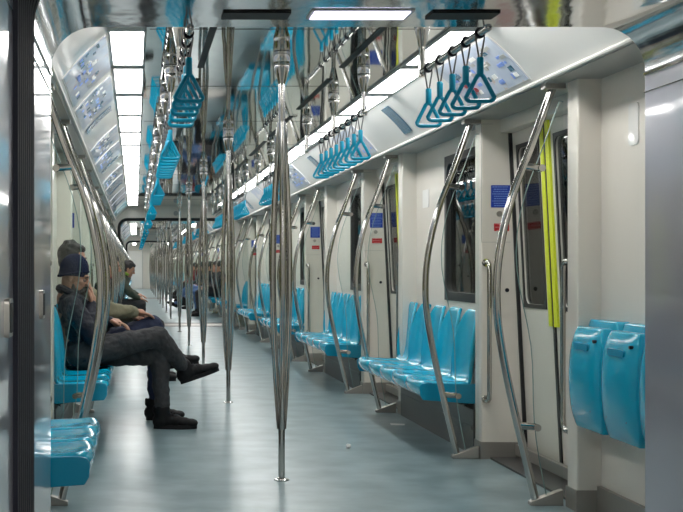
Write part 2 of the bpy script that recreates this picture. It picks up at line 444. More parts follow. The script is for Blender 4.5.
# ------------------------------------------------------------------ ceiling vents
proto = None
for y0, where, tagc in CARS[:2]:
    for s, side in SIDES:
        for i in range(10):
            y = y0 + 1.07 - 1.8 + 1.8*i + (0 if i else .0)
            if y < y0: continue
            loc = (XC+s*.40, y, CEIL)
            lab = '%s black slot vent from the front, %s ceiling row %s' % (nth(i), side, where)
            if proto is None:
                g = MB(); g.box(-.017, .017, 0, 1.38, -.004, 0); g.box(-.002, .002, 0, 1.38, -.006, 0); proto = g.build('ceiling_vent', M['slot'], None, loc)
                tag(proto, lab, 'vent', 'long ceiling vents')
            else: dup(proto, loc, lab)

# ------------------------------------------------------------------ hanging rails and straps
RX = {1: 1.28-XC, -1: XC-.20}
RZ = 1.988
def rail_obj(s, length, hangs):
    r = empty('handrail', (0,0,0))
    g = MB(); g.tube([(0,0,RZ),(0,length,RZ)], .015, 12); g.sph((0,0,RZ), .0152, 12); g.sph((0,length,RZ), .0152, 12); g.build('rail', M['steel'], r)
    for h in hangs:
        p = MB(); p.tube([(0,h,RZ-.002),(0,h,CEIL-.09)], .014, 14)
        p.lathe([(.019,-.02),(.019,.03)], (0,h,RZ), 14)
        q = p.build('hanger_post', M['steel'], r)
        c = MB(); c.lathe([(.0145,CEIL-.15),(.017,CEIL-.145),(.032,CEIL-.075),(.036,CEIL-.055),(.034,CEIL-.05),(.034,CEIL-.045),(.036,CEIL-.04),(.036,CEIL-.002)], (0,h,0), 20)
        c.build('ceiling_cup', M['steel'], q)
    return reg(r)
rails = {}
def put_rail(s, y, length, hangs, lab):
    key = (round(length,2), len(hangs))
    x = XC + s*RX[s]
    if key not in rails:
        r = rail_obj(s, length, hangs); r.location = (x, y, 0); tag(r, lab, 'handrail', 'overhead handrails'); rails[key] = r
    else: dup(rails[key], (x, y, 0), lab)
def strap_parts(small=False):
    ring = []
    # rounded triangle in the x-z plane, bottom bar at z=0
    w, h, rc = .053, .098, .02
    for (cx, cz, a0, a1, rr) in ((-w+rc, rc, 200, 270, rc), (w-rc, rc, 270, 340, rc), (0, h-.014, 20, 160, .014)):
        if cz == rc and cx < 0: rngs = [a0 + (a1-a0)*k/5 for k in range(6)]
        else: rngs = [a0 + (a1-a0)*k/5 for k in range(6)]
        for a in rngs: ring.append((cx+rr*math.cos(math.radians(a)), 0, cz+rr*math.sin(math.radians(a))))
    R = MB(); R.tube(ring, .0085, 8 if not small else 5, closed=True)
    S = MB(); S.lathe([(.010,.095),(.013,.10),(.013,.158),(.010,.163)], (0,0,0), 12 if not small else 6)
    C = MB()
    for k in (-1,1):
        C.tube([(k*.003,0,.158),(k*.016,0,.235),(k*.010,0,.272),(0,0,.278)], .0035, 5)
    K = MB(); K.lathe([(.0,-.007),(.020,-.007),(.020,.007),(.0,.007)], (0,0,0), 12)
    K.v = [(a, c, .253+b) for a, b, c in K.v]
    return R, S, C, K
R, S_, C_, K_ = strap_parts()
strap = empty('hand_strap', (0,0,0))
R.build('grip_ring', M['cyanring'], strap); S_.build('sleeve', M['cyanring'], strap); C_.build('cord', M['cord'], strap); K_.build('rail_clip', M['gasket'], strap)
reg(strap)
R, S_, C_, K_ = strap_parts(True)
sm = MB()
for i, m in enumerate((R, S_, C_, K_)):
    sm.mi = 0 if i < 2 else 1; sm.add(m.v, m.f)
small_strap = sm.build('hand_strap', [M['cyanring'], M['cord']])
small_used = strap_used = False
BAYN = ['nearest', 'second', 'third', 'fourth', 'fifth', 'farthest']
for ci, (y0, where, tagc) in enumerate(CARS[:2]):
    for s, side in SIDES:
        for b in range(6):
            if b == 0: ya, yb, n, h0 = y0+.01, y0+1.03, 5, y0+.11
            elif b == 5: ya, yb, n, h0 = y0+17.29, y0+18.25, 4, y0+17.45
            else: ya = y0+2.36+PER*(b-1); yb = ya+2.27; n = 8; h0 = ya+.11
            L = yb-ya
            put_rail(s, ya, L, [L-.02] if b == 0 else ([.02] if b == 5 else [.02, L/2-.1, L-.02]),
                     '%s overhead steel rail from the front on the %s side %s' % (nth(b+1), side, where))
            for i in range(n):
                y = h0 + (.195 if n == 5 else .205)*i
                loc = (XC+s*RX[s], y, 1.735)
                lab = '%s teal hand strap of the %s cluster on the %s rail %s' % (nth(i+1), BAYN[b], side, where)
                grp = '%s cluster of hand straps, %s rail %s' % (BAYN[b], side, where)
                if ci == 0 and b < 3:
                    if not strap_used: strap.location = loc; o = tag(strap, lab, 'hand strap', grp); strap_used = True
                    else: o = dup(strap, loc, lab, grp)
                else:
                    if not small_used: small_strap.location = loc; o = tag(small_strap, lab, 'hand strap', grp); small_used = True
                    else: o = dup(small_strap, loc, lab, grp)
                o.rotation_euler = (random.uniform(-.03,.03), 0, random.uniform(-.12,.12))

# ------------------------------------------------------------------ centre poles (three bowed tubes)
pole = empty('floor_pole', (0,0,0))
g = MB(); g.tube([(0,0,0),(0,0,.33)], .017, 16); g.build('lower_tube', M['steel'], pole)
g = MB(); g.tube([(0,0,1.84),(0,0,CEIL-.09)], .017, 16); g.build('upper_tube', M['steel'], pole)
g = MB(); g.lathe([(.040,0),(.040,.006),(.034,.010),(.019,.014)], (0,0,0), 24); g.build('floor_flange', M['steel'], pole)
g = MB(); g.lathe([(.0175,CEIL-.17),(.020,CEIL-.165),(.040,CEIL-.09),(.045,CEIL-.065),(.042,CEIL-.058),(.042,CEIL-.05),(.045,CEIL-.044),(.045,CEIL-.002)], (0,0,0), 24); g.build('ceiling_cup', M['steel'], pole)
for k in range(3):
    a = math.radians(90+120*k-60); pts = []
    for i in range(25):
        t = i/24; o = .010 + .040*math.sin(PI*t)**1.0
        pts.append((o*math.cos(a), o*math.sin(a), .27+1.61*t))
    g = MB(); g.tube(pts, .0165, 12); g.build('bowed_tube', M['steel'], pole)
reg(pole)
i = 0
for y0, where, tagc in CARS:
    for k in range(5):
        loc = (XC, y0+1.96+PER*k, 0)
        lab = '%s steel triple-tube centre pole from the front %s' % (nth(k+1), where)
        if i == 0: pole.location = loc; tag(pole, lab, 'pole', 'centre floor poles')
        else: dup(pole, loc, lab)
        i += 1

# ------------------------------------------------------------------ draught screens with bowed poles
PTS = [(1.975-.77,1.985),(1.945-.77,1.906),(1.86-.77,1.671),(1.785-.77,1.48),(1.735-.77,1.294),(1.706-.77,1.106),(1.704-.77,.918),(1.728-.77,.73),(1.775-.77,.494),(1.836-.77,.235),(1.888-.77,.012)]
def smooth_pts(P, n=5):
    out = []
    for i in range(len(P)-1):
        p0 = P[max(i-1,0)]; p1 = P[i]; p2 = P[i+1]; p3 = P[min(i+2,len(P)-1)]
        for k in range(n):
            t = k/n
            out.append(tuple(.5*((2*p1[j]) + (-p0[j]+p2[j])*t + (2*p0[j]-5*p1[j]+4*p2[j]-p3[j])*t*t + (-p0[j]+3*p1[j]-3*p2[j]+p3[j])*t**3) for j in (0,1)))
    return out + [P[-1]]
SP = smooth_pts(PTS)
def xat(z):
    for a, b in zip(SP, SP[1:]):
        if b[1] <= z <= a[1]: t = (a[1]-z)/(a[1]-b[1]+1e-9); return a[0]+(b[0]-a[0])*t
    return SP[-1][0]
def screen_proto(s):
    r = empty('draught_screen', (0,0,0)); O = 1.12; L = lambda o: s*(o-O)
    g = MB(); g.tube([(L(x),0,z) for x,z in SP], .0185, 14); g.build('bowed_pole', M['steel'], r)
    g = MB(); g.prism_y([(L(1.085),0),(L(1.085),.018),(L(1.24),.075),(L(1.24),0)], -.022, .022); g.build('foot_plate', M['steel_dull'], r, bevel=.003)
    g = MB(); g.box(L(1.15), L(1.25), -.03, .03, 1.955, 1.984); g.build('top_mount', M['steel_dull'], r, bevel=.004)
    for z in (1.585, .365):
        x = xat(z)
        g = MB(); g.tube([(L(x+.005),0,z+.008),(L(x+.075),0,z+.003),(L(x+.09),0,z)], [.017,.017,.015], 12)
        g.sph((L(x+.088),0,z), .016, 12)
        g.tube([(L(x+.085),-.022,z),(L(x+.085),.022,z)], .017, 14); g.build('clamp', M['steel'], r)
    zs = [.04+.0885*i for i in range(22)]
    inner = [(L(xat(z)+0.055+.085*math.exp(-((z-.78)/.36)**2)), z) for z in zs]; w = L(1.246)
    gl = MB()
    gl.mi = 0
    n = len(inner)
    for yy, flip in ((-.004,0),(.004,1)):
        vs = [(x,yy,z) for x,z in inner] + [(w,yy,z) for x,z in inner]
        gl.add(vs, [(i,i+1,i+1+n,i+n) for i in range(n-1)])
    gl.build('glass_panel', M['glass'], r, smooth=False)
    e = MB()
    e.tube([(x,0,z) for x,z in inner], .0024, 6)
    e.tube([(inner[0][0],0,zs[0]),(w,0,zs[0])], .0024, 6); e.tube([(inner[-1][0],0,zs[-1]),(w,0,zs[-1])], .0024, 6)
    e.build('glass_edge', M['edge'], r)
    return reg(r)
scr = {s: screen_proto(s) for s in (1,-1)}; used = {1:0,-1:0}
for y0, where, tagc in CARS:
    for s, side in SIDES:
        for k in range(5):
            for q, dy in ((0,1.31),(1,2.69)):
                loc = (XC+s*1.12, y0+dy+PER*k, 0)
                lab = 'bowed steel pole and glass screen %s the %s %s door %s' % ('before' if q == 0 else 'beyond', nth(k+1), side, where)
                if not used[s]: scr[s].location = loc; tag(scr[s], lab, 'glass screen', 'bowed poles on the %s side' % side); used[s] = 1
                else: dup(scr[s], loc, lab)

# ------------------------------------------------------------------ seats
SW = .40
def seat_mesh():
    prof = [(.965,.345),(.940,.375),(.930,.405),(.940,.428),(.965,.434),(1.02,.426),(1.10,.418),(1.18,.414),(1.235,.418),(1.262,.440),(1.275,.49),(1.284,.57),(1.293,.66),(1.303,.75),(1.311,.81),(1.318,.842),(1.33,.857)]
    nu = 17; g = MB(); vs = []
    n = len(prof)
    for j, (o, z) in enumerate(prof):
        hw = SW/2-.004
        if z > .64 and o > 1.2: t = (z-.64)/.222; hw *= math.sqrt(max(0, 1-t*t*.74))
        for i in range(nu):
            u = -1+2*i/(nu-1); dish = .014*(1-u*u)*(1 if 3 < j < n-1 else .3)
            roll = -.012*max(0, abs(u)-.82)/.18
            x, zz = o, z
            if o < 1.25 and z < .46: zz = z - dish + roll + .006*math.exp(-((abs(u)-.76)/.14)**2)*(1 if j > 5 else .2)
            else: k = min(1, (z-.40)/.1)*min(1, max(.0, (.875-z)/.16)); x = o + (.012 - .055*abs(u)**3)*k
            if j <= 4: x = o + .016*u*u
            vs.append((x, u*hw, zz))
    g.add(vs, [(j*nu+i, j*nu+i+1, (j+1)*nu+i+1, (j+1)*nu+i) for j in range(n-1) for i in range(nu-1)])
    return g
def bench_proto(s, n):
    r = empty('bench', (0,0,0)); O = 1.33; L = lambda o: s*(o-O)
    base = seat_mesh(); me = None
    for k in range(n):
        if me is None:
            g = MB(); g.add([(L(x), y, z) for x,y,z in base.v], base.f); o = g.build('seat', M['cyan'], r, (0, SW*(k+.5), 0)); me = o.data
            me.shade_smooth() if hasattr(me,'shade_smooth') else None
        else:
            o = bpy.data.objects.new('seat', me); COL.objects.link(o); o.parent = r; o.location = (0, SW*(k+.5), 0)
        sd = o.modifiers.new('solid', 'SOLIDIFY'); sd.thickness = .022; sd.offset = 0
        sb = o.modifiers.new('sub', 'SUBSURF'); sb.levels = 1; sb.render_levels = 1
    for yy in (-.006, SW*n+.006):
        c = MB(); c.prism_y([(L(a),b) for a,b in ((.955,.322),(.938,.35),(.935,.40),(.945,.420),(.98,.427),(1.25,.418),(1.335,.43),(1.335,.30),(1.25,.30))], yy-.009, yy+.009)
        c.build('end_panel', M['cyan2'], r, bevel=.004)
    f = MB()
    f.tube([(L(.985),.02,.345),(L(.985),SW*n-.02,.345)], .017, 10)
    f.box(L(1.24), L(1.33), .02, SW*n-.02, .32, .36)
    f.box(L(.98), L(1.33), .03, .06, .335, .365); f.box(L(.98), L(1.33), SW*n-.06, SW*n-.03, .335, .365)
    f.build('seat_frame', M['steel'], r)
    for yy in (.06, SW*n*.5, SW*n-.06):
        b = MB(); b.prism_y([(L(1.0),.335),(L(1.32),.335),(L(1.22),.275),(L(1.22),.29)], yy-.012, yy+.012); b.build('support_bracket', M['dark'], r)
    return reg(r)
BP = {}
def put_bench(s, n, y, lab, grp):
    key = (s, n); loc = (XC+s*1.33, y, 0)
    if key not in BP:
        BP[key] = bench_proto(s, n); BP[key].location = loc; return tag(BP[key], lab, 'bench', grp)
    return dup(BP[key], loc, lab, grp)
for ci, (y0, where, tagc) in enumerate(CARS):
    for s, side in SIDES:
        for b in range(4):
            put_bench(s, 5, y0+2.86+PER*b, '%s five-seat cyan plastic bench from the front along the %s wall %s' % (nth(b+1), side, where), 'five-seat benches, %s side' % side)
        put_bench(s, 3, y0+17.15, 'three-seat cyan bench at the far end of the %s wall %s' % (side, where), 'three-seat benches').scale = (1,.91,1)
        if not (ci == 0 and s == 1):
            put_bench(s, 3, y0+.065, 'three-seat cyan bench right behind the passage on the %s %s' % (side, where), 'three-seat benches')
# folded tip-up seats on the near right
r = tag(empty('folding_bench', (XC+1.36, 4.62, 0)), 'row of folded-up cyan tip-up seats by the near right wall', 'bench')
for k in range(2):
    yc = .52 - .40*k
    if k == 0: pass
FS = [(.49), (.09)]
def fold_seat(yc, w):
    # backrest shell behind, folded pan in front (pan seen from below)
    bk = MB(); n = 12
    def slab(mb, x0, x1, z0, z1, hw, bulge, rb):
        vs = []; nu, nv = 15, 21
        for side in (0,1):
            for j in range(nv):
                v = j/(nv-1); z = z0+(z1-z0)*v
                e = 1.0
                if v > .72: t = (v-.72)/.28; e = math.sqrt(max(0.0, 1-.42*t*t))
                if v < .22: t = (.22-v)/.22; e = math.sqrt(max(0.0, 1-.36*t*t))
                for i in range(nu):
                    u = -1+2*i/(nu-1)
                    edge = (1-abs(u)**4)*(1-abs(2*v-1)**6)
                    x = x1 if side else x0 - bulge*edge - rb*math.sin(PI*v)
                    vs.append((x, yc+u*hw*e, z))
        fs = []
        for side in (0,1):
            for j in range(nv-1):
                for i in range(nu-1):
                    q = side*nu*nv
                    fs.append((q+j*nu+i, q+j*nu+i+1, q+(j+1)*nu+i+1, q+(j+1)*nu+i))
        q = nu*nv
        for j in range(nv-1):
            for i in (0, nu-1): fs.append((j*nu+i, (j+1)*nu+i, q+(j+1)*nu+i, q+j*nu+i))
        for i in range(nu-1):
            for j in (0, nv-1): fs.append((j*nu+i, j*nu+i+1, q+j*nu+i+1, q+j*nu+i))
        mb.add(vs, fs)
    slab(bk, -.075, -.012, .50, .885, w/2, .012, .0)
    b = bk.build('backrest', M['cyan'], r, bevel=.006)
    pn = MB(); slab(pn, -.135, -.088, .40, .855, w/2-.004, .022, .022)
    p = pn.build('folded_pan', M['cyan'], r, bevel=.008)
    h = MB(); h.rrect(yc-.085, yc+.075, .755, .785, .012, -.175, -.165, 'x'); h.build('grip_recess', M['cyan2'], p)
    for dy, z in ((-.13,.80),(.10,.50),(-.10,.50)):
        sc = MB(); sc.tube([(-.168,yc+dy,z),(-.120,yc+dy,z)], .007, 8); sc.build('screw', M['gasket'], p)
for yc in (.655, .275, -.105): fold_seat(yc, .376)
g = MB(); g.box(-.08, -.02, -.20, .82, .42, .46); g.build('mounting_bar', M['steel_dull'], r)

# ------------------------------------------------------------------ pillar details: signs, handles, locks
def sign_proto(w, h, m, ink, rows, name):
    r = empty(name, (0,0,0))
    g = MB(); g.rrect(-w/2, w/2, -h/2, h/2, .004, -.003, 0, 'y'); g.build('plate', m, r)
    p = MB()
    for i in range(rows):
        z = h/2*(.84 - 1.68*i/(rows-1)) if rows > 1 else 0
        k = random.uniform(.6, .85) if i % 3 else .85
        x = -w/2*k
        while x < w/2*k-.004:
            l = random.uniform(.005,.014); p.box(x, min(x+l, w/2*k), -.0036, -.0028, z-h*.012-.0006, z+h*.012+.0012); x += l+.003
    p.build('lettering', ink, r)
    return reg(r)
blue = sign_proto(.112, .130, M['blue'], M['ink'], 9, 'information_sign')
red = sign_proto(.088, .045, M['red'], M['inkw'], 3, 'warning_sign')
def grab_proto(dy):       # vertical bar on a jamb face; dy = direction it stands off
    r = empty('grab_handle', (0,0,0)); g = MB(); so = .075 if dy < 0 else .12
    g.tube([(0,0,1.145),(0,dy*so*.66,1.15),(0,dy*so*.93,1.135),(0,dy*so,1.10),(0,dy*so,.40),(0,dy*so*.93,.36),(0,dy*so*.66,.345),(0,0,.35)], .0135, 12)
    g.build('bar', M['steel'], r)
    for z in (1.145,.35):
        g = MB(); g.tube([(0,0,z),(0,dy*.008,z)], .024, 16); g.build('end_flange', M['steel'], r)
    return reg(r)
lock = MB(); lock.tube([(0,0,0),(0,-.006,0)], .017, 18); lock.tube([(0,-.006,0),(0,-.009,0)], .009, 14)
gh = {-1: grab_proto(-1), 1: grab_proto(1)}; lk = None; used = set()
def place(proto, key, loc, lab, cat, grp):
    if key not in used: used.add(key); proto.location = loc; return tag(proto, lab, cat, grp)
    return dup(proto, loc, lab, grp)
lko = lock.build('key_lock', M['steel_dull'])
st = MB(); st.tube([(0,0,0),(0,-.004,0)], .012, 14); sto = st.build('rubber_stop', M['gasket'])
lb = MB(); lb.plate(-.112, .108, -.001, .69, (-.110, .106, .001, .688), .002, -.0015, 0, 'y', seg=1); lbo = lb.build('access_panel', M['greypanel'])
for ci, (y0, where, tagc) in enumerate(CARS[:2]):
    for s, side in SIDES:
        for k in range(5):
            yf = y0+2.66+PER*k; X = lambda o: XC+s*o
            p = 'pillar beyond the %s %s door %s' % (nth(k+1), side, where)
            place(blue, 'b', (X(1.362), yf, 1.532), 'blue printed notice on the '+p, 'sign', 'blue notices')
            place(red, 'r', (X(1.368), yf, 1.352), 'red notice on the '+p, 'sign', 'red notices')
            if ci == 0:
                place(lko, 'l', (X(1.355), yf, 1.430), 'round steel key lock on the '+p, 'lock', 'pillar locks')
                place(sto, 's', (X(1.40), yf, .985), 'small dark round stop on the '+p, 'door stop', 'pillar stops')
                place(lbo, 'a', (X(1.362), yf, 1.265), 'access panel outline on the '+p, 'panel', 'pillar access panels')
            place(gh[-1], 'g-', (X(1.276), yf, 0), 'vertical steel grab handle on the '+p, 'grab handle', 'door grab handles')
            yn = y0+1.27+PER*k
            place(gh[1], 'g+', (X(1.274), yn, 0), 'vertical grab handle on the jamb before the %s %s door %s' % (nth(k+1), side, where), 'grab handle', 'door grab handles')

# ------------------------------------------------------------------ advertisements on the coves
def cove_pt(s, t):
    x = .895 + (1.13-.895)*t; z = 2.243 + (2.006-2.243)*t; k = math.sin(PI*t)*.012-.004
    return (s*(x+k*.7), z+k*.7)
def join2(a, b):
    k = len(a.v); a.v += b.v
    for f, i in zip(b.f, b.m): a.f.append([q+k for q in f]); a.m.append(i+1)
    return a
def ad(s, y, w, t0, t1, m, lab, cat='poster', border=True, tri=False, icons=False):
    r = empty('poster', (XC, y, 0)); tag(r, lab, cat, 'cove posters')
    pm = MB()
    def strip(y0, y1, ta, tb, off, mm, nm, par):
        g = MB(); a = []; n = 8
        for i in range(n+1):
            x, z = cove_pt(s, ta+(tb-ta)*i/n); a.append((x - s*off*.7, z-off*.7))
        b = [(x+s*.003, z+.003) for x, z in a[::-1]]
        g.prism_y(a+b, y0, y1)
        if nm == 'poster_print': pm.add(g.v, g.f)
        return g.build(nm, mm, par)
    if border: strip(-.012, w+.012, t0-.02, t1+.02, .000, M['white'], 'poster_frame', r)
    p = strip(0, w, t0, t1, .003, m, 'poster_print', r)
    if icons:
        g = MB(); rnd = random.Random(int(y*10)+s)
        for i in range(46):
            yy = rnd.uniform(.04, w-.08); t = t0 + (t1-t0)*(rnd.choice((.42,.56,.70,.84)) if i < 26 else rnd.uniform(.1,.45)+.25*(yy/w))
            g.mi = rnd.choice((0,0,1,2) if i < 26 else (1,2,3,3))
            hy = rnd.uniform(.012,.03) if i < 26 else rnd.uniform(.02,.05); ht = rnd.uniform(.02,.045)
            a = []
            for q in range(3):
                x, z = cove_pt(s, t-ht+2*ht*q/2); a.append((x - s*.0055*.7, z-.0055*.7))
            g.prism_y(a+[(x+s*.002, z+.002) for x, z in a[::-1]], yy-hy, yy+hy)
        p.data = MB.mesh(join2(pm, g), 'poster_print', [m, M['ink'], M['paper'], M['bluead'], M['greypanel']])
    if tri:
        strip(w*.40, w*.43, t0+.15, t1-.15, .005, M['paper'], 'printed_mark', p)
        strip(w*.60, w*.63, t0+.15, t1-.15, .005, M['paper'], 'printed_mark', p)
        strip(w*.42, w*.62, t1-.22, t1-.15, .005, M['paper'], 'printed_mark', p)
    return r
for ci, (y0, where, tagc) in enumerate(CARS[:2]):
    for s, side in SIDES:
        for k in range(5):
            y = y0+1.40+PER*k
            if k == 4: ad(s, y, 1.25, .1, .93, M['cyanad'], 'cyan poster with white lines above the fifth %s door %s' % (side, where), tri=True)
            else: ad(s, y, 1.0, .08, .93, M['poster'] if k % 2 == 0 else M['poster2'], 'pale blue map poster above the %s %s door %s' % (nth(k+1), side, where), icons=(ci == 0 and k < 3))
            if s < 0 and k < 4: ad(s, y+1.2, .95, .08, .93, M['poster2' if k % 2 else 'poster'], 'pale poster on the left cove between the %s and next doors %s' % (nth(k+1), where), icons=(ci == 0 and k < 2))
            if k < 4: ad(s, y+2.35, .22, .16, .86, M['bluead'], 'narrow dark blue notice on the cove after the %s %s door %s' % (nth(k+1), side, where), border=False)

# red figure on the nearest right map poster
g = MB()
for i, (y, t) in enumerate(((.70,.72),(.76,.76),(.82,.70),(.74,.60),(.80,.58))):
    x, z = cove_pt(1, t); g.ell((x-.006, y, z-.006), [(.012,0,-.012),(0,.03,0),(.001,0,.001)], 10)
pr = [o for o in COL.objects if o.name.startswith('poster') and o.parent is None and o.get('label','').startswith('pale blue map poster above the first right door in the nearest')][0]
g.build('red_blossom', M['red'], pr)

# ------------------------------------------------------------------ small things
o = MB().rrect(-.09, .09, -.065, .065, .01, -.004, 0, 'x'); 
tag(o.build('wall_notice', M['paper'], None, (XC+1.3595, 8.78, 1.62)), 'faint white notice on the white panel behind the first right bench', 'notice')
g = MB(); g.rrect(-.05, .05, -.09, .09, .02, -.004, 0, 'x'); tag(g.build('glossy_sticker', M['white'], None, (XC+1.3595, 5.12, 1.73)), 'pale glossy sticker high on the wall above the folded seats', 'sticker')
g = MB(); g.add([(-.05,-.03,.001),(.045,-.045,.002),(.06,.03,.001),(-.04,.045,.004),(-.05,-.03,.003),(.045,-.045,.004),(.06,.03,.003),(-.04,.045,.006)], [(3,2,1,0),(4,5,6,7),(0,1,5,4),(1,2,6,5),(2,3,7,6),(3,0,4,7)])
tag(g.build('paper_scrap', M['paper'], None, (1.86, 8.52, 0), smooth=False), 'white paper scrap on the floor under the first right bench', 'litter')
g = MB(); g.ell((0,0,.014), [(.016,0,.006),(0,.018,0),(-.004,0,.014)], 8); g.v = [(x+random.uniform(-.004,.004), y+random.uniform(-.004,.004), max(0,z+random.uniform(-.003,.003))) for x,y,z in g.v]
tag(g.build('crumpled_tissue', M['paper'], None, (1.32, 7.42, 0), smooth=False), 'small crumpled white tissue lying in the open aisle floor', 'litter')
# round speaker over the far passage
for i, (yy, wh) in enumerate(((22.606,'nearest'),(42.216,'second'))):
    g = MB(); g.tube([(0,0,0),(0,-.008,0)], .045, 20); tag(g.build('loudspeaker', M['greypanel'], None, (XC, yy, 2.13)), 'round grey loudspeaker above the far passage of the %s car' % wh, 'loudspeaker')
# latches on the passage walls
for s, side, yy, wh in ((1,'right',2.84,'before the dark gasket'), (-1,'left',2.84,'before the dark gasket'), (-1,'left',3.86,'beyond the dark gasket')):
    r = tag(empty('latch', (XC+s*OP, yy, 1.0)), 'narrow steel latch on the %s passage wall %s' % (side, wh), 'latch')
    g = MB(); g.rrect(-.045, .045, -.045, .045, .012, -s*.012, 0, 'x'); g.build('housing', M['steel_dull'], r)
    g = MB(); g.rrect(-.025, .025, -.035, .035, .008, -s*.0145, -s*.0115, 'x'); g.build('dark_slot', M['slot'], r)

# ------------------------------------------------------------------ people
def remesh(o, vox, sm=4, disp=0, dscale=.12):
    m = o.modifiers.new('remesh', 'REMESH'); m.mode = 'VOXEL'; m.voxel_size = vox; m.use_smooth_shade = True
    if sm: k = o.modifiers.new('smooth', 'SMOOTH'); k.iterations = sm; k.factor = .5
    if disp:
        t = bpy.data.textures.new('cloth_folds', 'CLOUDS'); t.noise_scale = dscale; t.noise_depth = 2
        d = o.modifiers.new('folds', 'DISPLACE'); d.texture = t; d.strength = disp; d.mid_level = .5
    return o
def hand(mb, wrist, d, up, side, curl=.5):
    # d: direction of the palm, up: back-of-hand normal, side: +1/-1 which way the thumb leaves
    w = V(wrist); d = V(d).normalized(); up = V(up); up = (up - d*up.dot(d)).normalized(); t = d.cross(up)*side
    mb.limb([w, w+d*.03, w+d*.05], [.024,.027,.028])
    mb.ell(w+d*.05, [d*.045, t*.040, up*.016], 12)
    for k, (o, l, a) in enumerate(((.030,.070,0),(.010,.080,0),(-.011,.074,0),(-.031,.058,0))):
        p = w+d*.085+t*o; dd = d
        pts = [w+d*.05+t*o*.8, p]
        for q in range(3):
            ang = curl*(.35+.35*q); dd = (d*math.cos(ang)-up*math.sin(ang)).normalized(); p = p+dd*l*(.42,.32,.26)[q]; pts.append(p)
        mb.limb(pts, [.011,.0105,.0095,.009,.008])
    b = w+d*.02+t*.028
    mb.limb([b, b+d*.028+t*.024-up*.006, b+d*.055+t*.030-up*.014, b+d*.075+t*.026-up*.022], [.014,.0125,.011,.009])
def shoe(par, ankle, heel, toe, up, nm='shoe'):
    h = V(heel); t = V(toe); f = (t-h).normalized(); up = V(up); up = (up-f*up.dot(f)).normalized(); sd = f.cross(up); Lg = (t-h).length
    g = MB()
    P = lambda a, b, c=0: h + f*(a*Lg) + up*b + sd*c
    g.limb([V(ankle)+up*.02, P(.2,.06)], [.054,.052]); g.cap(P(.02,.12), P(.0,.15), .02, .014)
    for a, b, w, hh in ((.12,.055,.042,.055),(.3,.060,.044,.058),(.5,.055,.047,.046),(.7,.045,.050,.036),(.87,.040,.045,.031)):
        g.ell(P(a,b), [f*.052, sd*w, up*hh], 14)
    o = remesh(g.build(nm, M['shoe'], par), .007, 3)
    s = MB(); n = 22; out = []
    for i in range(n):
        a = 2*PI*i/n; x = .5+.52*math.cos(a); w = (.045 if math.cos(a) > 0 else .037)*math.sin(a)*(1.12 if abs(math.cos(a)) < .7 else 1)
        out.append((x, w))
    vs = [P(x, 0, w) for x, w in out] + [P(x, .028, w*.98) for x, w in out]
    s.add(vs, [tuple(range(n))[::-1], tuple(range(n,2*n))] + [(i,(i+1)%n,(i+1)%n+n,i+n) for i in range(n)])
    s.build('sole', M['shoe'], o)
    l = MB()
    for a, b in ((.36,.118),(.43,.110),(.50,.102),(.57,.092)):
        l.tube([P(a,b-.012,-.030), P(a+.01,b,0), P(a,b-.012,.030)], .004, 5)
    l.build('laces', M['gasket'], o)
    return o
